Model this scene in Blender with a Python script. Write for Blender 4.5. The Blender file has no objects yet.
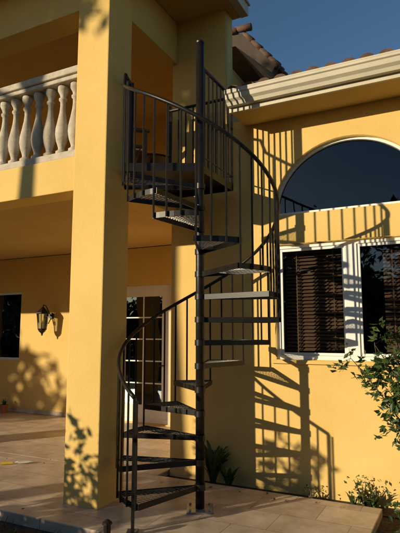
import bpy, bmesh, math, random
from mathutils import Vector, Matrix, Euler
rnd=random.Random(7)
S=bpy.context.scene
S.view_settings.view_transform='Standard'; S.view_settings.look='None'; S.view_settings.exposure=0
# ------------------------------------------------------------------ materials
def newmat(name):
    m=bpy.data.materials.new(name); m.use_nodes=True
    nt=m.node_tree; b=nt.nodes['Principled BSDF']; return m,nt,b
def N(nt,t,**k):
    n=nt.nodes.new(t)
    for a,v in k.items(): setattr(n,a,v)
    return n
def noisy(name,c1,c2,scale=3,rough=.85,bscale=60,bump=.3,bdist=.01,detail=6,metal=0,c3=None,spec=.3):
    m,nt,b=newmat(name); L=nt.links
    tc=N(nt,'ShaderNodeTexCoord')
    n1=N(nt,'ShaderNodeTexNoise'); n1.inputs['Scale'].default_value=scale; n1.inputs['Detail'].default_value=detail; n1.inputs['Roughness'].default_value=.65
    L.new(tc.outputs['Object'],n1.inputs['Vector'])
    r=N(nt,'ShaderNodeValToRGB'); r.color_ramp.elements[0].position=.3; r.color_ramp.elements[1].position=.7
    r.color_ramp.elements[0].color=(*c1,1); r.color_ramp.elements[1].color=(*c2,1)
    if c3:
        e=r.color_ramp.elements.new(.5); e.color=(*c3,1)
    L.new(n1.outputs['Fac'],r.inputs['Fac']); L.new(r.outputs['Color'],b.inputs['Base Color'])
    n2=N(nt,'ShaderNodeTexNoise'); n2.inputs['Scale'].default_value=bscale; n2.inputs['Detail'].default_value=4
    L.new(tc.outputs['Object'],n2.inputs['Vector'])
    bp=N(nt,'ShaderNodeBump'); bp.inputs['Strength'].default_value=bump; bp.inputs['Distance'].default_value=bdist
    L.new(n2.outputs['Fac'],bp.inputs['Height']); L.new(bp.outputs['Normal'],b.inputs['Normal'])
    b.inputs['Roughness'].default_value=rough; b.inputs['Metallic'].default_value=metal
    b.inputs['Specular IOR Level'].default_value=spec
    return m
STUCCO=noisy('stucco',(.66,.445,.145),(.76,.53,.19),.9,.92,42,.26,.009,9,spec=.12)
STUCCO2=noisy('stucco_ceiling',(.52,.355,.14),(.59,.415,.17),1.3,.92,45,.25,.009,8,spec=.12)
STONE=noisy('cast_stone',(.38,.33,.25),(.60,.53,.43),9,.85,60,.5,.006,8)
WHITE=noisy('white_paint',(.72,.71,.67),(.80,.79,.75),4,.45,30,.05,.002)
GUTTER=noisy('gutter_paint',(.50,.45,.34),(.60,.55,.43),3,.5,30,.1,.003)
METAL=noisy('dark_bronze_metal',(.006,.005,.0045),(.016,.013,.011),14,.4,120,.25,.002,metal=.0,spec=.35)
PLATE=noisy('tread_plate_metal',(.20,.19,.18),(.42,.40,.37),22,.36,140,.5,.002,metal=.5,spec=.5)
TILEROOF=noisy('clay_tile',(.06,.038,.027),(.19,.11,.075),7,.85,40,.5,.01)
FASCIA=noisy('dark_wood',(.035,.024,.018),(.07,.045,.032),6,.7,30,.3,.004)
SOIL=noisy('soil_mulch',(.035,.026,.018),(.11,.08,.055),18,.95,40,1,.04)
GRASSG=noisy('lawn_ground',(.03,.05,.015),(.07,.09,.03),6,.95,40,1,.03)
BARK=noisy('bark',(.07,.05,.035),(.16,.12,.085),12,.95,30,1,.03)
WOOD=noisy('chair_wood',(.14,.075,.04),(.24,.14,.075),14,.6,50,.3,.003)
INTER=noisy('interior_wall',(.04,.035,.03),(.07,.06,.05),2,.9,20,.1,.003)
CURT=noisy('blind_slats',(.30,.16,.095),(.42,.24,.15),6,.8,60,.3,.004)
YEL=noisy('yellow_plastic',(.6,.42,.03),(.7,.5,.05),6,.5,60,.1,.002)
TERRA=noisy('terracotta',(.3,.13,.07),(.4,.19,.11),6,.8,60,.3,.003)
def leafmat(name,c1,c2,tr=.35):
    m,nt,b=newmat(name); L=nt.links
    g=N(nt,'ShaderNodeNewGeometry'); 
    r=N(nt,'ShaderNodeValToRGB'); r.color_ramp.elements[0].color=(*c1,1); r.color_ramp.elements[1].color=(*c2,1)
    L.new(g.outputs['Random Per Island'],r.inputs['Fac']); L.new(r.outputs['Color'],b.inputs['Base Color'])
    b.inputs['Roughness'].default_value=.5
    if tr:
        t=N(nt,'ShaderNodeBsdfTranslucent'); L.new(r.outputs['Color'],t.inputs['Color'])
        mx=N(nt,'ShaderNodeMixShader'); mx.inputs[0].default_value=tr
        L.new(b.outputs[0],mx.inputs[1]); L.new(t.outputs[0],mx.inputs[2])
        L.new(mx.outputs[0],nt.nodes['Material Output'].inputs['Surface'])
    return m
LEAF=leafmat('leaf_tree',(.015,.035,.010),(.05,.085,.022),0)
LEAF2=leafmat('leaf_shrub',(.035,.075,.018),(.10,.16,.04))
LEAF3=leafmat('leaf_grass',(.03,.055,.015),(.08,.11,.035))
def glassmat():
    m,nt,b=newmat('window_glass'); L=nt.links; nt.nodes.remove(b)
    tr=N(nt,'ShaderNodeBsdfTransparent'); tr.inputs[0].default_value=(.74,.76,.76,1)
    gl=N(nt,'ShaderNodeBsdfGlossy'); gl.inputs['Roughness'].default_value=.015
    gl.inputs[0].default_value=(.80,.9,1,1)
    fr=N(nt,'ShaderNodeFresnel'); fr.inputs[0].default_value=1.6
    tc=N(nt,'ShaderNodeTexCoord'); n=N(nt,'ShaderNodeTexNoise'); n.inputs['Scale'].default_value=2.2; n.inputs['Detail'].default_value=1
    L.new(tc.outputs['Object'],n.inputs['Vector'])
    bp=N(nt,'ShaderNodeBump'); bp.inputs['Strength'].default_value=.12; bp.inputs['Distance'].default_value=.03
    L.new(n.outputs['Fac'],bp.inputs['Height']); L.new(bp.outputs['Normal'],gl.inputs['Normal'])
    mx=N(nt,'ShaderNodeMixShader'); L.new(fr.outputs[0],mx.inputs[0]); L.new(tr.outputs[0],mx.inputs[1]); L.new(gl.outputs[0],mx.inputs[2])
    L.new(mx.outputs[0],nt.nodes['Material Output'].inputs['Surface']); return m
GLASS=glassmat()
def pavemat():
    m,nt,b=newmat('travertine_tiles'); L=nt.links
    tc=N(nt,'ShaderNodeTexCoord')
    br=N(nt,'ShaderNodeTexBrick'); br.offset=.5; br.inputs['Scale'].default_value=1
    br.inputs['Brick Width'].default_value=.61; br.inputs['Row Height'].default_value=.405
    br.inputs['Mortar Size'].default_value=.004; br.inputs['Mortar Smooth'].default_value=.2
    br.inputs['Color1'].default_value=(.64,.53,.41,1); br.inputs['Color2'].default_value=(.52,.42,.33,1); br.inputs['Mortar'].default_value=(.30,.24,.19,1)
    L.new(tc.outputs['Object'],br.inputs['Vector'])
    n=N(nt,'ShaderNodeTexNoise'); n.inputs['Scale'].default_value=3.5; n.inputs['Detail'].default_value=9; n.inputs['Roughness'].default_value=.7
    L.new(tc.outputs['Object'],n.inputs['Vector'])
    r=N(nt,'ShaderNodeValToRGB'); r.color_ramp.elements[0].color=(.60,.56,.52,1); r.color_ramp.elements[1].color=(1.14,1.11,1.08,1)
    r.color_ramp.elements[0].position=.3; r.color_ramp.elements[1].position=.72
    L.new(n.outputs['Fac'],r.inputs['Fac'])
    mx=N(nt,'ShaderNodeMix',data_type='RGBA',blend_type='MULTIPLY'); mx.inputs[0].default_value=1
    L.new(br.outputs['Color'],mx.inputs[6]); L.new(r.outputs['Color'],mx.inputs[7]); L.new(mx.outputs[2],b.inputs['Base Color'])
    ad=N(nt,'ShaderNodeMath',operation='SUBTRACT'); L.new(n.outputs['Fac'],ad.inputs[0]); L.new(br.outputs['Fac'],ad.inputs[1])
    bp=N(nt,'ShaderNodeBump'); bp.inputs['Strength'].default_value=.45; bp.inputs['Distance'].default_value=.008
    L.new(ad.outputs[0],bp.inputs['Height']); L.new(bp.outputs['Normal'],b.inputs['Normal'])
    b.inputs['Roughness'].default_value=.45
    return m
PAVE=pavemat()
# ------------------------------------------------------------------ mesh builder
class MB:
    def __init__(s): s.v=[]; s.f=[]
    def box(s,x0,x1,y0,y1,z0,z1):
        i=len(s.v); s.v+=[(x0,y0,z0),(x1,y0,z0),(x1,y1,z0),(x0,y1,z0),(x0,y0,z1),(x1,y0,z1),(x1,y1,z1),(x0,y1,z1)]
        for q in ((3,2,1,0),(4,5,6,7),(0,1,5,4),(1,2,6,5),(2,3,7,6),(3,0,4,7)): s.f.append(tuple(i+a for a in q))
        return s
    def tube(s,pts,rads,n=8,cap=True):
        pts=[Vector(p) for p in pts]
        if not isinstance(rads,(list,tuple)): rads=[rads]*len(pts)
        up=None; i0=len(s.v)
        for k,p in enumerate(pts):
            d=(pts[min(k+1,len(pts)-1)]-pts[max(k-1,0)]).normalized()
            if up is None:
                up=Vector((0,0,1)) if abs(d.z)<.9 else Vector((1,0,0))
            a=d.cross(up).normalized(); b2=a.cross(d).normalized(); up=b2
            for j in range(n):
                t=2*math.pi*j/n+math.pi/n
                q=p+(a*math.cos(t)+b2*math.sin(t))*rads[k]; s.v.append(tuple(q))
        for k in range(len(pts)-1):
            for j in range(n):
                a=i0+k*n+j; b_=i0+k*n+(j+1)%n
                s.f.append((a,b_,b_+n,a+n))
        if cap:
            s.f.append(tuple(i0+j for j in range(n))[::-1]); e=i0+(len(pts)-1)*n
            s.f.append(tuple(e+j for j in range(n)))
        return s
    def lathe(s,cx,cy,prof,n=16):
        i0=len(s.v)
        for r,z in prof:
            for j in range(n):
                t=2*math.pi*j/n; s.v.append((cx+r*math.cos(t),cy+r*math.sin(t),z))
        for k in range(len(prof)-1):
            for j in range(n):
                a=i0+k*n+j; b_=i0+k*n+(j+1)%n; s.f.append((a,b_,b_+n,a+n))
        s.f.append(tuple(i0+j for j in range(n))[::-1]); e=i0+(len(prof)-1)*n
        s.f.append(tuple(e+j for j in range(n)))
        return s
    def prism(s,poly,z0,z1):
        i=len(s.v); n=len(poly)
        s.v+=[(x,y,z0) for x,y in poly]+[(x,y,z1) for x,y in poly]
        s.f.append(tuple(range(i,i+n))[::-1]); s.f.append(tuple(range(i+n,i+2*n)))
        for k in range(n):
            a=i+k;b_=i+(k+1)%n; s.f.append((a,b_,b_+n,a+n))
        return s
    def obj(s,name,mat,parent=None,smooth=False,bevel=0):
        me=bpy.data.meshes.new(name); me.from_pydata(s.v,[],s.f); me.update()
        if smooth:
            for p in me.polygons: p.use_smooth=True
        o=bpy.data.objects.new(name,me); S.collection.objects.link(o)
        me.materials.append(mat)
        if parent: o.parent=parent
        if bevel:
            m=o.modifiers.new('bev','BEVEL'); m.width=bevel; m.segments=2; m.limit_method='ANGLE'
        return o
def empty(name,loc=(0,0,0),rz=0):
    o=bpy.data.objects.new(name,None); S.collection.objects.link(o); o.location=loc; o.rotation_euler=(0,0,rz); return o
RZ=-math.radians(27)
ORG=(0,6.03,0)
def bld(name): return empty(name,ORG,RZ)
M=Matrix.Translation(ORG)@Matrix.Rotation(RZ,4,'Z')
def W(t,p,z=0): return M@Vector((t,p,z))
def holewall(name,outer,holes,p0,p1,mat,parent,swap=False):
    cu=bpy.data.curves.new(name,'CURVE'); cu.dimensions='2D'; cu.fill_mode='BOTH'; cu.extrude=(p1-p0)/2
    for poly in [outer]+holes:
        sp=cu.splines.new('POLY'); sp.points.add(len(poly)-1)
        for q,(x,y) in zip(sp.points,poly): q.co=(x,y,0,1)
        sp.use_cyclic_u=True
    o=bpy.data.objects.new(name,cu); S.collection.objects.link(o)
    dg=bpy.context.evaluated_depsgraph_get()
    me=bpy.data.meshes.new_from_object(o.evaluated_get(dg)); bpy.data.objects.remove(o)
    c=(p0+p1)/2
    for v in me.vertices:
        x,y,z=v.co; v.co=(x,c-z,y)
    bm=bmesh.new(); bm.from_mesh(me); bmesh.ops.remove_doubles(bm,verts=bm.verts,dist=1e-5); bmesh.ops.recalc_face_normals(bm,faces=bm.faces); bm.to_mesh(me); bm.free()
    me.materials.clear(); me.materials.append(mat)
    ob=bpy.data.objects.new(name,me); S.collection.objects.link(ob); ob.parent=parent
    return ob
def rect(a,b,c,d): return [(a,c),(b,c),(b,d),(a,d)]
# ------------------------------------------------------------------ house
H=bld('stucco_house')
wl,wr=.925,2.57; wc=(wl+wr)/2; R=(wr-wl)/2; zs=2.90
arch=[(wl,zs),(wr,zs)]+[(wc+R*math.cos(a),zs+.02+.78*math.sin(a)) for a in [math.pi*i/28 for i in range(0,29)]]
bighole=rect(wl,wr,1.31,2.57)
holewall('window_wall',[(-.395,-.15),(7,-.15),(7,4.1),(.35,4.1),(.35,5.62),(-.395,5.62)],[bighole,arch],0,.22,STUCCO,H)
def win(t0,t1,z0,z1,p,fw,name,mull=(),par=H,depth=.06,bars=()):
    fr=MB()
    fr.box(t0,t0+fw,p,p+depth,z0,z1).box(t1-fw,t1,p,p+depth,z0,z1)
    fr.box(t0+fw,t1-fw,p+.002,p+depth,z0,z0+fw).box(t0+fw,t1-fw,p+.002,p+depth,z1-fw,z1)
    for m in mull: fr.box(m[0],m[1],p-.002,p+depth,z0+fw,z1-fw)
    for zb in bars: fr.box(t0+fw,t1-fw,p+.004,p+depth,zb-.015,zb+.015)
    fr.obj(name+'_frame',WHITE,par,bevel=.004)
    MB().box(t0+fw,t1-fw,p+.03,p+.034,z0+fw,z1-fw).obj(name+'_glass',GLASS,par)
win(wl,wr,1.31,2.57,.05,.045,'casement_window',mull=[(wc-.065,wc+.065)])
sf=MB()
for a,b in ((wl+.047,wc-.067),(wc+.067,wr-.047)):
    f=.028;z0,z1=1.357,2.523
    sf.box(a,a+f,.065,.10,z0,z1).box(b-f,b,.065,.10,z0,z1).box(a+f,b-f,.067,.10,z0,z0+f).box(a+f,b-f,.067,.10,z1-f,z1)
sf.obj('window_sash',WHITE,H)
MB().box(wl-.04,wr+.04,-.03,.05,1.268,1.308).obj('window_sill',STUCCO,H,bevel=.006)
def archring(r0x,r1x,r0z,r1z,p0,p1,z):
    mb=MB(); n=36
    for i in range(n+1):
        a=math.pi*i/n
        for rx,rz in ((r0x,r0z),(r1x,r1z)):
            for p in (p0,p1): mb.v.append((wc+rx*math.cos(a),p,z+rz*math.sin(a)))
    for i in range(n):
        k=i*4;l=k+4
        mb.f+= [(k,k+2,l+2,l),(k+1,l+1,l+3,k+3),(k,l,l+1,k+1),(k+2,k+3,l+3,l+2)]
    return mb
archring(R-.03,R-.0005,.75,.7795,.06,.12,zs+.02).obj('arch_frame',WHITE,H)
MB().box(wl,wr,.062,.12,zs+.0005,zs+.035).obj('arch_frame_bottom',WHITE,H)
gl=MB(); pts=[(wc+(R-.02)*math.cos(math.pi*i/36),zs+.02+.76*math.sin(math.pi*i/36)) for i in range(37)]
gl.v=[(x,.095,z) for x,z in pts]; gl.f=[tuple(range(len(pts)))]; gl.obj('arch_glass',GLASS,H)
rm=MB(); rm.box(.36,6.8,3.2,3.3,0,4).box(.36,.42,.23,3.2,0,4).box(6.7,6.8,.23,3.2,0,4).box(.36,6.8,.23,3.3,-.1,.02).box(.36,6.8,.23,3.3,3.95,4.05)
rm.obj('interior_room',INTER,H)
cu=MB()
z=1.40
while z<2.56:
    for (a,b) in ((wl+.06,wc-.08),(wc+.30,wr-.05)):
        i=len(cu.v); cu.v+=[(a,.215,z),(b,.215,z),(b,.250,z+.030),(a,.250,z+.030)]; cu.f.append((i,i+1,i+2,i+3))
    z+=.040
for (a,b) in ((wl+.06,wc-.08),(wc+.30,wr-.05)):
    for q in (.2,.8): cu.box(a+(b-a)*q-.006,a+(b-a)*q+.006,.205,.209,1.38,2.56)
cu.obj('window_blind',CURT,H)
# column
MB().box(-.717,-.307,-1.457,-1.047,-.02,5.3).obj('porch_column',STUCCO,H,bevel=.012)
MB().box(-4.9,-4.49,-1.457,-1.047,-.02,5.3).obj('porch_column_far',STUCCO,H,bevel=.012)
# balcony
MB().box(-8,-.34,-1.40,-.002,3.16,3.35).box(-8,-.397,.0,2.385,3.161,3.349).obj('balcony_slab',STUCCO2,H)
MB().box(-8,-.72,-1.435,-1.15,3.05,3.42).obj('balcony_front_beam',STUCCO,H,bevel=.008)
MB().box(-.68,-.325,-1.045,-.003,3.05,3.353).obj('balcony_side_beam',STUCCO,H,bevel=.008)
MB().box(-8,-.72,-1.42,-1.2,3.421,3.50).obj('balustrade_plinth',STONE,H,bevel=.01)
tr=MB().box(-8,-.72,-1.41,-1.21,4.30,4.35).box(-8,-.72,-1.435,-1.185,4.352,4.43); tr.obj('balustrade_rail',STONE,H,bevel=.012)
bal=MB(); prof0=[(.062,0),(.062,.05),(.05,.055),(.035,.075),(.038,.10),(.062,.17),(.073,.24),(.070,.31),(.052,.40),(.034,.50),(.028,.57),(.030,.62),(.045,.635),(.045,.655),(.03,.67),(.036,.70),(.06,.745),(.06,.80)]
t=-.85
while t>-5.5:
    bal.lathe(t,-1.31,[(r,3.50+z) for r,z in prof0],14); t-=.178
bal.obj('balusters',STONE,H,smooth=True)
# porch back wall
hw=rect(-7.2,-5.4,1.03,2.45); hd=rect(-3.0,-1.81,.02,2.45)
holewall('porch_back_wall',rect(-9,-.2,-.1,3.15),[hw,hd],2.39,2.6,STUCCO,H)
win(-7.2,-5.4,1.03,2.45,2.44,.05,'porch_window')
win(-3.0,-1.81,.02,2.45,2.43,.07,'french_door',bars=())
dr=MB()
a,b=-2.93,-1.88
dr.box(a,a+.13,2.45,2.49,.09,2.38).box(b-.13,b,2.45,2.49,.09,2.38).box(a+.13,b-.13,2.452,2.49,.09,.32).box(a+.13,b-.13,2.452,2.49,2.25,2.38)
dr.box((a+b)/2-.012,(a+b)/2+.012,2.453,2.465,.32,2.25)
for zz in (.7,1.09,1.48,1.87): dr.box(a+.13,b-.13,2.454,2.465,zz-.011,zz+.011)
dr.obj('door_leaf',WHITE,H,bevel=.003)
MB().tube([(b-.07,2.44,1.02),(b-.07,2.40,1.02),(b-.18,2.40,1.02)],.012,8).obj('door_handle',METAL,H)
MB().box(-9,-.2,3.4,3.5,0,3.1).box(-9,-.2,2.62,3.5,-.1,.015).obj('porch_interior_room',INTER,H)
MB().box(-.395,-.2,.221,2.389,-.1,5.6).obj('porch_side_wall',STUCCO,H)
hu=rect(-4.6,-2.8,3.37,5.3)
holewall('balcony_back_wall',rect(-9,-.2,3.351,5.6),[hu],2.391,2.6,STUCCO,H)
win(-4.6,-2.8,3.37,5.3,2.44,.07,'balcony_door',mull=[(-3.74,-3.66)])
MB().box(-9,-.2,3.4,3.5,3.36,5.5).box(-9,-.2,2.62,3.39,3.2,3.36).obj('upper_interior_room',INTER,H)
MB().box(-9.2,-9.0,-.2,2.6,-.1,5.6).obj('left_end_wall',STUCCO,H)
MB().box(-8.9,-3.02,2.374,2.389,0.004,.075).box(-1.79,-.40,2.374,2.389,0.004,.075).obj('baseboard',STONE,H)
ob=MB()
ob.box(-4.02,-3.94,2.375,2.389,.30,.42); ob.box(-4.02,-3.94,2.360,2.375,.31,.41); ob.obj('outdoor_outlet',GUTTER,H,bevel=.003)
# upper roof
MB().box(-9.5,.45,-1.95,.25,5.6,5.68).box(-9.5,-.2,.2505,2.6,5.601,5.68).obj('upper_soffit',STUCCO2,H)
MB().box(-8,-.72,-1.43,-1.12,5.05,5.599).box(-.68,-.33,-1.1,-.003,5.05,5.599).obj('upper_beam',STUCCO,H,bevel=.008)
ug=MB().box(.45,.56,-2.06,.27,5.60,5.74).box(.45,.585,-2.08,.285,5.742,5.765).box(-9.5,.45,-2.06,-1.95,5.60,5.74)
ug.obj('upper_gutter',GUTTER,H,bevel=.01)
def tiles(name,t0,t1,p0,z0,length,slope,mat=TILEROOF):
    mb=MB(); c,s_=math.cos(slope),math.sin(slope); step=.34; k=0; sp=.175
    cols=int((t1-t0)/sp)
    for ci in range(cols):
        tc_=t0+sp/2+ci*sp
        n=int(length/step)
        for r_ in range(n):
            i0=len(mb.v); jit=rnd.uniform(-.006,.006); jl=rnd.uniform(-.012,.012)
            for e,(d,ra,lift) in enumerate(((r_*step-.05+jl,.074,.014),(r_*step+step,.062,.0))):
                for j in range(9):
                    a=math.pi*j/8
                    x=tc_+jit+ra*math.cos(a); h=ra*math.sin(a)*.75+lift
                    mb.v.append((x,p0+d*c-h*s_,z0+d*s_+h*c))
            for j in range(8): mb.f.append((i0+j,i0+j+1,i0+j+10,i0+j+9))
            mb.f.append(tuple(i0+j for j in range(9)))
    i=len(mb.v)
    mb.v+=[(t0,p0,z0),(t1,p0,z0),(t1,p0+length*c,z0+length*s_),(t0,p0+length*c,z0+length*s_)]; mb.f.append((i,i+1,i+2,i+3))
    mb.v+=[(t0,p0,z0-.1),(t1,p0,z0-.1),(t1,p0+length*c,z0-.1+length*s_),(t0,p0+length*c,z0-.1+length*s_)]; i+=4; mb.f.append((i+3,i+2,i+1,i)); 
    mb.f+= [(i-4,i,i+1,i-3),(i-4,i-1,i+3,i),(i-3,i+1,i+2,i-2)]
    return mb.obj(name,mat,H)
tiles('lower_roof_tiles',.60,7,-.50,4.21,3.0,math.radians(17))
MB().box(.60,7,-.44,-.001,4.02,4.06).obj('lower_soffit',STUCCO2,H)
MB().box(.60,7,-.47,-.441,4.0,4.18).box(.60,.63,-.44,.3,4.062,4.2).obj('lower_fascia',GUTTER,H)
og=[(-.472,4.20),(-.60,4.20),(-.60,4.165),(-.585,4.155),(-.575,4.11),(-.545,4.085),(-.53,4.05),(-.472,4.05)]
gm=MB(); n=len(og)
for tt in (.60,7): gm.v+=[(tt,p,z) for p,z in og]
gm.f=[tuple(range(n)),tuple(range(n,2*n))[::-1]]+[(k,(k+1)%n,(k+1)%n+n,k+n) for k in range(n)]
gm.obj('lower_gutter',GUTTER,H)
MB().box(.60,7,-.602,-.59,4.192,4.207).obj('gutter_lip',GUTTER,H)
rr=MB(); prof=[(-1.2,6.45),(-.15,6.40),(.42,5.70),(.36,5.60),(-.25,6.2),(-1.2,6.25)]
n=len(prof)
for pp in (1.75,7): rr.v+=[(x,pp,z) for x,z in prof]
rr.f=[tuple(range(n)),tuple(range(n,2*n))[::-1]]+[(k,(k+1)%n,(k+1)%n+n,k+n) for k in range(n)]
rr.obj('rear_roof_deck',FASCIA,H)
rt=MB()
for i in range(26):
    pp=1.80+i*.17
    for r_ in range(4):
        a0=Vector((.45-.1425*r_,0,5.69+.176*r_)); a1=Vector((.45-.1425*(r_+1),0,5.69+.176*(r_+1)))
        rt.tube([(a0.x,pp,a0.z+.01),(a1.x,pp,a1.z)],[.062,.05],8)
rt.obj('rear_roof_tiles',TILEROOF,H,smooth=True)
rd=MB()
for i in range(5): rd.tube([(-1.2+.24*i,1.74,6.47),(-1.2+.24*(i+1)+.03,1.74,6.45)],[.05,.06],10)
rd.obj('rear_roof_ridge',TILEROOF,H,smooth=True)
MB().box(-.2,.3,1.9,6.5,4.5,5.60).obj('rear_upper_wall',FASCIA,H)
# ------------------------------------------------------------------ pavement & ground
P=MB().box(-9.0,2.0,-1.86,-.25,-.11,0).box(-9.0,-.42,-.25,2.39,-.11,0).obj('patio_pavement',PAVE)
P.location=ORG; P.rotation_euler=(0,0,RZ)
bv=P.modifiers.new('b','BEVEL'); bv.width=.006
gm=MB(); gm.v=[(-300,-300,-.14),(300,-300,-.14),(300,300,-.14),(-300,300,-.14)]; gm.f=[(0,1,2,3)]; gm.obj('ground',GRASSG)
sb=MB().box(-.42,7,-.25,-.001,-.139,-.06).box(2.0,7,-1.5,-.25,-.139,-.07).box(-9,2.0,-2.6,-1.86,-.139,-.09)
sb=sb.obj('planting_bed_soil',SOIL); sb.location=ORG; sb.rotation_euler=(0,0,RZ)
# ------------------------------------------------------------------ spiral staircase
SP=empty('spiral_staircase',(0,4.87,0))
def pol(r,deg,z): a=math.radians(deg); return (r*math.cos(a),r*math.sin(a),z)
RI=.2175; STEP=29; A0=212; RO=.745
def ang(n): return A0-STEP*(n-1)
cp=MB(); cp.tube([(0,0,0),(0,0,4.55)],.041,24); o=cp.obj('center_pole',METAL,SP,smooth=False)
for p_ in o.data.polygons: p_.use_smooth=len(p_.vertices)==4
MB().lathe(0,0,[(.044,4.535),(.046,4.55),(.03,4.568),(.004,4.574)],16).obj('pole_cap',METAL,SP)
bp=MB().box(-.12,.12,-.12,.12,.002,.016)
for x in (-.09,.09):
    for y in (-.09,.09): bp.lathe(x,y,[(.012,.016),(.012,.03),(.006,.034)],8)
bp.obj('base_plate',PLATE,SP,bevel=.002)
tb=bmesh.new()
flm=MB()
for n_ in range(1,15):
    z=RI*n_; ac=ang(n_); hw_=16.0
    nr=17
    def rr_(i): return .07+(RO-.012-.07)*i/nr
    for (i0,i1,na) in ((0,5,3),(5,nr,8)):
        grid=[]
        for i in range(i0,i1+1):
            row=[tb.verts.new(pol(rr_(i),ac+(j/na-.5)*2*hw_,z)) for j in range(na+1)]
            grid.append(row)
        for i in range(len(grid)-1):
            for j in range(na): tb.faces.new((grid[i][j],grid[i][j+1],grid[i+1][j+1],grid[i+1][j]))
    for sgn in (-1,1):
        th=ac+sgn*hw_
        p0=Vector(pol(.05,th,0)); p1=Vector(pol(RO,th,0)); d=(p1-p0).normalized(); nn_=Vector((-d.y,d.x,0))*.003
        flm.prism([(p0-nn_)[:2],(p1-nn_)[:2],(p1+nn_)[:2],(p0+nn_)[:2]],z-.045,z+.004)
    poly=[pol(RO,ac-hw_+2*hw_*k/6,0)[:2] for k in range(7)]+[pol(RO-.006,ac+hw_-2*hw_*k/6,0)[:2] for k in range(7)]
    flm.prism(poly,z-.045,z+.0035)
    flm.lathe(0,0,[(.050,z-.045),(.050,z+.008)],20)
res=bmesh.ops.inset_individual(tb,faces=tb.faces[:],thickness=.0128,depth=0)
inner=[f for f in tb.faces if f not in set(res['faces'])]
bmesh.ops.delete(tb,geom=inner,context='FACES_ONLY')
me=bpy.data.meshes.new('treads'); tb.to_mesh(me); tb.free(); me.materials.append(PLATE)
o=bpy.data.objects.new('tread_plates',me); S.collection.objects.link(o); o.parent=SP
so=o.modifiers.new('s','SOLIDIFY'); so.thickness=.004
flm.obj('tread_frames',METAL,SP)
def zr(th): return RI*((A0-th)/STEP+1)+.93
hr=[]; th=A0+12
while th>-180:
    hr.append(pol(RO+.012,th,min(zr(th),4.2))); th-=4
hr.append(pol(RO+.012,-180,4.2)); 
Rm=Matrix.Rotation(RZ,3,'Z')
def LP(t,p,z): v=Rm@Vector((t,p,0)); return (v.x,v.y,z)
hr+= [LP(-.74,-.19,4.215),LP(-.80,-.03,4.22)]
MB().tube(hr,.018,10).obj('handrail',METAL,SP,smooth=True)
nx=pol(RO+.012,A0+12,0)
MB().tube([(nx[0],nx[1],.0),(nx[0],nx[1],zr(A0+12)+.0)],.018,4).box(nx[0]-.045,nx[0]+.045,nx[1]-.045,nx[1]+.045,.002,.012).obj('newel_post',METAL,SP)
bs=MB()
for n_ in range(1,15):
    ac=ang(n_)
    for k,off in enumerate((14.5,4.83,-4.83)):
        th=ac+off
        if th<-178: continue
        z0=RI*n_-.045
        if k==0: z0=RI*(n_-1)-.045 if n_>1 else RI-.045
        x,y,_=pol(RO+.012,th,0)
        bs.tube([(x,y,z0),(x,y,zr(th))],.0095,6)
bs.obj('rail_bars',METAL,SP)
ZL=RI*15
poly=[(0,0),(-.67,-.34),(-.82,-.01),(-.82,.80),(0,.80)]
pw=[LP(a,b,0)[:2] for a,b in poly]
ld=MB()
ld.prism(pw,ZL-.008,ZL)
ld.obj('landing_plate',METAL,SP)
lf=MB()
for k in range(len(pw)):
    p0=Vector((*pw[k],0)); q=pw[(k+1)%len(pw)]; p1=Vector((*q,0))
    d=(p1-p0).normalized(); nn_=Vector((-d.y,d.x,0))*.004
    lf.prism([(p0-nn_)[:2],(p1-nn_)[:2],(p1+nn_)[:2],(p0+nn_)[:2]],ZL-.075,ZL+.006)
lf.obj('landing_frame',METAL,SP)
lr=MB()
lr.tube([LP(0,.03,4.30),LP(0,.80,4.30)],.018,8).tube([LP(0,.80,4.30),LP(-.82,.80,4.30)],.018,8)
lr.tube([LP(0,.03,ZL+.09),LP(0,.80,ZL+.09),LP(-.82,.80,ZL+.09)],.009,6)
k=.1
while k<.8: lr.tube([LP(0,k,ZL),LP(0,k,4.30)],.0095,6); k+=.1
k=.1
while k<.82: lr.tube([LP(-k,.8,ZL),LP(-k,.8,4.30)],.0095,6); k+=.1
lr.tube([LP(0,.8,ZL-.07),LP(0,.8,4.36)],.018,4).tube([LP(-.82,.8,ZL-.07),LP(-.82,.8,4.36)],.018,4)
lr.tube([LP(-.80,-.03,ZL-.07),LP(-.80,-.03,4.28)],.018,4)
for k in (.33,.66):
    a=Vector(LP(-.67,-.34,0)).lerp(Vector(LP(-.80,-.03,0)),k); lr.tube([(a.x,a.y,ZL),(a.x,a.y,4.21)],.0095,6)
lr.obj('landing_railing',METAL,SP)
# ------------------------------------------------------------------ wall lantern
def lantern():
    L=empty('wall_lantern',W(-4.55,2.39,1.95),RZ)
    m=MB(); m.tube([(0,0,-.02),(0,-.02,-.02)],[.055,.045],12)
    m.tube([(0,-.02,-.02),(0,-.08,.06),(0,-.14,.14),(0,-.19,.15),(0,-.2,.11)],.009,8)
    m.tube([(0,-.02,-.06),(0,-.07,-.14),(0,-.12,-.13),(0,-.1,-.08)],.008,8)
    m.lathe(0,-.2,[(.01,.12),(.03,.10),(.10,.03),(.105,.015),(.09,.01)],6)
    m.lathe(0,-.2,[(.06,-.24),(.065,-.22),(.055,-.26),(.02,-.29),(.008,-.33)][::-1],6)
    for j in range(6):
        a=math.pi*2*j/6; m.tube([(.062*math.cos(a),-.2+.062*math.sin(a),-.24),(.092*math.cos(a),-.2+.092*math.sin(a),.02)],.006,4)
    m.obj('lantern_frame',METAL,L)
    MB().lathe(0,-.2,[(.055,-.235),(.085,.01)],6).obj('lantern_glass',GLASS,L)
    MB().lathe(0,-.2,[(.015,-.235),(.015,-.14),(.012,-.13),(.004,-.09)],8).obj('candle',WHITE,L)
    L.scale=(1.25,1.25,1.25)
lantern()
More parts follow.
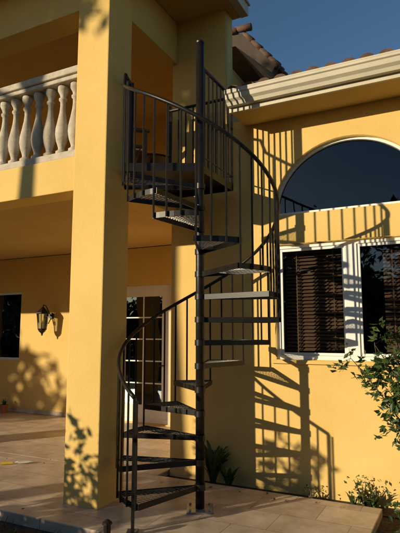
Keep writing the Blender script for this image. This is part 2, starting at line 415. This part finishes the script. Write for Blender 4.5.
# ------------------------------------------------------------------ chairs on balcony
def chair(loc,rz):
    C=empty('patio_chair',loc,rz); m=MB()
    for x in (-.27,.27):
        m.box(x-.025,x+.025,-.27,-.22,0,.62); m.box(x-.025,x+.025,.22,.27,0,1.0); m.box(x-.035,x+.035,-.30,.27,.62,.65)
    for k in range(7): m.box(-.24,.24,-.26+.075*k,-.205+.075*k,.40,.42)
    m.box(-.245,.245,-.265,-.24,.33,.398).box(-.245,.245,.225,.25,.33,.398)
    for k in range(7): m.box(-.225+.07*k,-.185+.07*k,.232,.25,.42,.93)
    m.box(-.245,.245,.225,.262,.93,1.02)
    m.obj('chair_frame',WOOD,C,bevel=.004)
chair(W(-.85,-.45,3.355),RZ+2.3); chair(W(-1.7,.3,3.355),RZ+3.5)
T=empty('patio_table',W(-1.15,.7,3.355),RZ); m=MB().lathe(0,0,[(.35,.70),(.36,.715),(.35,.73)],24).lathe(0,0,[(.2,0),(.2,.02),(.03,.05),(.03,.7)],16); m.obj('table_body',METAL,T)
# ------------------------------------------------------------------ vegetation
def leafquad(mb,c,s,r,asp=.5):
    d=Vector((r.gauss(0,1),r.gauss(0,1),r.gauss(0,.7))).normalized()
    u=d.cross(Vector((r.gauss(0,1),r.gauss(0,1),r.gauss(0,1)))).normalized()
    w=d.cross(u)*.18*s
    i=len(mb.v)
    mb.v+=[tuple(c-d*s),tuple(c+u*s*asp-d*s*.1+w),tuple(c+d*s),tuple(c-u*s*asp-d*s*.1+w)]
    mb.f+=[(i,i+1,i+2),(i,i+2,i+3)]
def tree(loc,h,cr,seed,nl=5000,ls=.13,zmin=.3,sp=.2):
    r=random.Random(seed); T=empty('tree',loc)
    tk=MB(); tk.tube([(0,0,-.2),(.05,.02,h*.25),(.0,.1,h*.5),(.1,.05,h*.8)],[.22,.17,.12,.04],10)
    cl=[]
    for k in range(18):
        a=r.uniform(0,6.28); zz=h*r.uniform(zmin,.72); rr_=cr*r.uniform(.4,1)
        e=Vector((rr_*math.cos(a),rr_*math.sin(a),zz+h*r.uniform(.05,.25)))
        s0=Vector((.02,.06,zz)); mid=s0.lerp(e,.5)+Vector((0,0,.15*r.random()))
        tk.tube([s0,mid,e],[.06,.04,.012],6); cl+= [e,mid.lerp(e,.5)+Vector((r.gauss(0,.3),r.gauss(0,.3),.3))]
    cl+=[Vector((0,0,h*.9)),Vector((.4,.3,h*.82))]
    tk.obj('trunk',BARK,T,smooth=True)
    lm=MB()
    for k in range(nl):
        c=cl[k%len(cl)]; q=Vector((r.gauss(0,1),r.gauss(0,1),r.gauss(0,.7)))*cr*sp
        leafquad(lm,c+q,ls*r.uniform(.6,1.3),r)
    lm.obj('crown',LEAF,T)
# sun comes from (-.877,-.481)
tree((-10.2,.75,-.14),9.6,1.5,3,3000,.11,.66,.15)
tree((-6.5,-12.5,-.14),7.0,3.2,4,9000,.2,.12)
tree((-11.5,-11,-.14),7.5,3.2,5,9000,.2,.12)
tree((-2.5,-13,-.14),6.0,3.0,6,8000,.2,.12)
tree((3.5,-12,-.14),7.5,3.0,8,6000,.2,.15)
tree((-17.5,-15,-.14),7.5,3.4,9,6000,.22,.12)
tree((-19,4.5,-.14),7.5,3.0,10,6000,.22,.12)  # this tree and the next: unseen, added to darken porch glass reflections
tree((-20,10,-.14),7.5,3.2,11,6000,.22,.12)
r=random.Random(5); hm=MB()
path=[Vector((-24,14,0)),Vector((-25,-9,0)),Vector((8,-17,0))]
for k in range(26000):
    f=r.random()
    if f<.45: base=path[0].lerp(path[1],f/.45); hh=3.9
    else: base=path[1].lerp(path[2],(f-.45)/.55); hh=2.6+max(0,1.2-(f-.45)*4)
    leafquad(hm,base+Vector((r.gauss(0,.5),r.gauss(0,.5),r.uniform(-.1,hh+.35*math.sin(f*70)+.25*math.sin(f*167)))),.24*r.uniform(.6,1.3),r)
hm.obj('added_hedge',LEAF)  # unseen hedge, added to block the bright horizon in window and door reflections
def shrub(name,loc,rad,h,seed,n=900,ls=.035,mat=LEAF2,stems=14):
    r=random.Random(seed); E=empty(name,loc); sm=MB(); lm=MB()
    per=n//stems
    for k in range(stems):
        a=r.uniform(0,6.28); rr_=rad*math.sqrt(r.random()); hh=h*r.uniform(.6,1)
        pts=[Vector((0,0,0)),Vector((rr_*.4*math.cos(a),rr_*.4*math.sin(a),hh*.5)),Vector((rr_*math.cos(a),rr_*math.sin(a),hh))]
        sm.tube(pts,[.012,.008,.003],5)
        for j in range(per):
            f=r.uniform(.25,1.05); p=pts[0].lerp(pts[1],f*2) if f<.5 else pts[1].lerp(pts[2],f*2-1)
            leafquad(lm,p+Vector((r.gauss(0,1),r.gauss(0,1),r.gauss(0,1)))*.05,ls*r.uniform(.6,1.3),r)
    sm.obj('stems',BARK,E); lm.obj('leaves',mat,E)
shrub('garden_bush',(-4.6,2.9,-.1),.8,1.85,12,2600,.06,LEAF,24)
def branchy(name,loc,ends,seed,ls=.04):
    r=random.Random(seed); E=empty(name,loc); sm=MB(); lm=MB(); O=Vector(loc)
    for e in ends:
        e=Vector(e)-O; mid=e*.5+Vector((.05,0,.18))
        n=14; pts=[]
        for i in range(n+1):
            f=i/n; pts.append((1-f)**2*Vector((0,0,0))+2*f*(1-f)*mid+f*f*e)
        sm.tube(pts,[.011*(1-i/n)+.003 for i in range(n+1)],5)
        for i in range(4,n+1):
            for q in range(3):
                dv=Vector((r.gauss(0,1),r.gauss(0,1),r.gauss(0,.8))).normalized()*r.uniform(.08,.2)
                b0=pts[i]; b1=b0+dv; sm.tube([b0,b1],[.003,.0015],4)
                for w in range(9):
                    c=b0.lerp(b1,r.uniform(.3,1.1))+Vector((r.gauss(0,.018),r.gauss(0,.018),r.gauss(0,.018)))
                    leafquad(lm,c,ls*r.uniform(.6,1.2),r,.42)
    sm.obj('branches',BARK,E); lm.obj('leaves',LEAF2,E)
branchy('flowering_shrub',(2.15,4.25,-.1),[(1.30,4.45,1.38),(1.46,4.3,1.50),(1.55,4.5,1.32),(1.58,4.2,1.40),(1.66,4.4,1.58),(1.60,4.45,1.12),(1.62,4.3,.85),(1.70,4.5,.78),(1.75,4.3,1.2),(1.8,4.4,1.45)],5)
def strappy(name,loc,n,h,seed,mat=LEAF2,w=.02):
    r=random.Random(seed); m=MB()
    for k in range(n):
        a=r.uniform(0,6.28); hh=h*r.uniform(.4,1); out=hh*r.uniform(.15,.6)
        sd=Vector((-math.sin(a),math.cos(a),0))*w*r.uniform(.6,1.2); i=len(m.v)
        for j in range(5):
            f=j/4; c=Vector((math.cos(a)*out*f*f,math.sin(a)*out*f*f,hh*(f-.25*f*f*f)))+Vector((math.cos(a),math.sin(a),0))*.02
            ww=sd*(math.sin(math.pi*(.15+.83*f)))
            m.v+=[tuple(c-ww),tuple(c+ww)]
        for j in range(4): m.f.append((i+2*j,i+2*j+1,i+2*j+3,i+2*j+2))
    o=m.obj(name,mat); o.location=loc; return o
strappy('ginger_plant',W(.22,-.12,-.06),60,.68,1,w=.026)
strappy('ginger_plant',W(.42,-.14,-.06),24,.38,2,w=.022)
strappy('bedding_plant',W(1.72,-.14,-.06),16,.2,3,LEAF3,.012)
strappy('bedding_plant',W(1.90,-.12,-.06),26,.24,4,LEAF3,.014)
shrub('small_shrub',W(1.82,-.13,-.06),.12,.25,21,160,.02,LEAF2,7)
shrub('small_shrub',W(2.35,-.6,-.08),.25,.35,22,500,.03,LEAF2,12)
shrub('small_shrub',W(1.30,-.14,-.06),.07,.1,23,70,.016,LEAF3,5)
r=random.Random(44); m=MB()
for k in range(2600):
    t=r.uniform(-5,1.0); p=r.uniform(-2.55,-1.93); b0=M@Vector((t,p,-.1)); a=r.uniform(0,6.28); hh=r.uniform(.05,.16)*(1.6 if t<-1.7 else .6)
    i=len(m.v); sx=Vector((math.cos(a),math.sin(a),0))*.007; tip=b0+Vector((r.gauss(0,.04),r.gauss(0,.04),hh))
    m.v+=[tuple(b0-sx),tuple(b0+sx),tuple(tip)]; m.f.append((i,i+1,i+2))
m.obj('ground_cover_grass',LEAF3)
r=random.Random(81); m=MB()
for k in range(46):
    t=r.uniform(-5,1.9); p=r.choice([r.uniform(-1.8,-.3),r.uniform(-.5,-.27)]); c=M@Vector((t,p,.006)); a=r.uniform(0,6.28); s=r.uniform(.012,.028)
    u=Vector((math.cos(a),math.sin(a),0))*s; v2=Vector((-math.sin(a),math.cos(a),0))*s*.45; i=len(m.v)
    m.v+=[tuple(c-u),tuple(c+v2+Vector((0,0,.006))),tuple(c+u+Vector((0,0,.003))),tuple(c-v2)]; m.f.append((i,i+3,i+2,i+1))
m.obj('fallen_leaves',BARK)
G=empty('garden_spike_light',(-.72,4.17,-.1)); G0=MB().tube([(0,0,0),(0,0,.16)],.012,8).lathe(0,0,[(.02,.15),(.028,.16),(.028,.22),(.04,.225),(.038,.24),(.01,.26)],12); G0.obj('light_body',METAL,G)
U=empty('hand_trowel',W(-2.34,-.74,.0),.25); MB().tube([(0,0,.02),(.14,0,.02)],.016,8).obj('handle',YEL,U); MB().tube([(.14,0,.02),(.2,0,.03)],.006,6).prism([(.2,-.04),(.32,-.035),(.38,0),(.32,.035),(.2,.04)],.018,.024).obj('blade',WHITE,U)
PT=empty('potted_plant',W(-5.55,2.2,.0)); MB().lathe(0,0,[(.06,.004),(.085,.14),(.09,.16),(.07,.16),(.065,.14)],14).obj('pot',TERRA,PT)
q=strappy('pot_leaves',(0,0,.13),16,.2,8,LEAF2,.015); q.parent=PT
# ------------------------------------------------------------------ light
EL=math.radians(13)
d=Vector((.877*math.cos(EL),.481*math.cos(EL),-math.sin(EL)))
sl=bpy.data.lights.new('sun','SUN'); sl.energy=5.0; sl.angle=math.radians(.5); sl.color=(1,.84,.58)
so=bpy.data.objects.new('sun',sl); S.collection.objects.link(so); so.rotation_euler=d.to_track_quat('-Z','Y').to_euler(); so.location=(-20,-10,10)
w=bpy.data.worlds.new('World'); S.world=w; w.use_nodes=True; nt=w.node_tree
sk=nt.nodes.new('ShaderNodeTexSky'); sk.sky_type='NISHITA'; sk.sun_disc=False; sk.sun_elevation=EL; sk.sun_rotation=math.atan2(-.877,-.481)%(2*math.pi)
sk.dust_density=.3; sk.ozone_density=2.2; sk.air_density=1
hs=nt.nodes.new('ShaderNodeHueSaturation'); hs.inputs['Saturation'].default_value=1.12
nt.links.new(sk.outputs[0],hs.inputs['Color'])
bg=nt.nodes['Background']; bg.inputs[1].default_value=.095; nt.links.new(hs.outputs[0],bg.inputs[0])
# ------------------------------------------------------------------ camera
cd=bpy.data.cameras.new('cam'); cam=bpy.data.objects.new('camera',cd); S.collection.objects.link(cam)
cd.sensor_fit='VERTICAL'; cd.sensor_height=34.6; cd.lens=34.6*508/533; cd.clip_end=1000
cam.location=(0,0,1.6); cam.rotation_euler=(math.radians(97.4),0,0); S.camera=cam
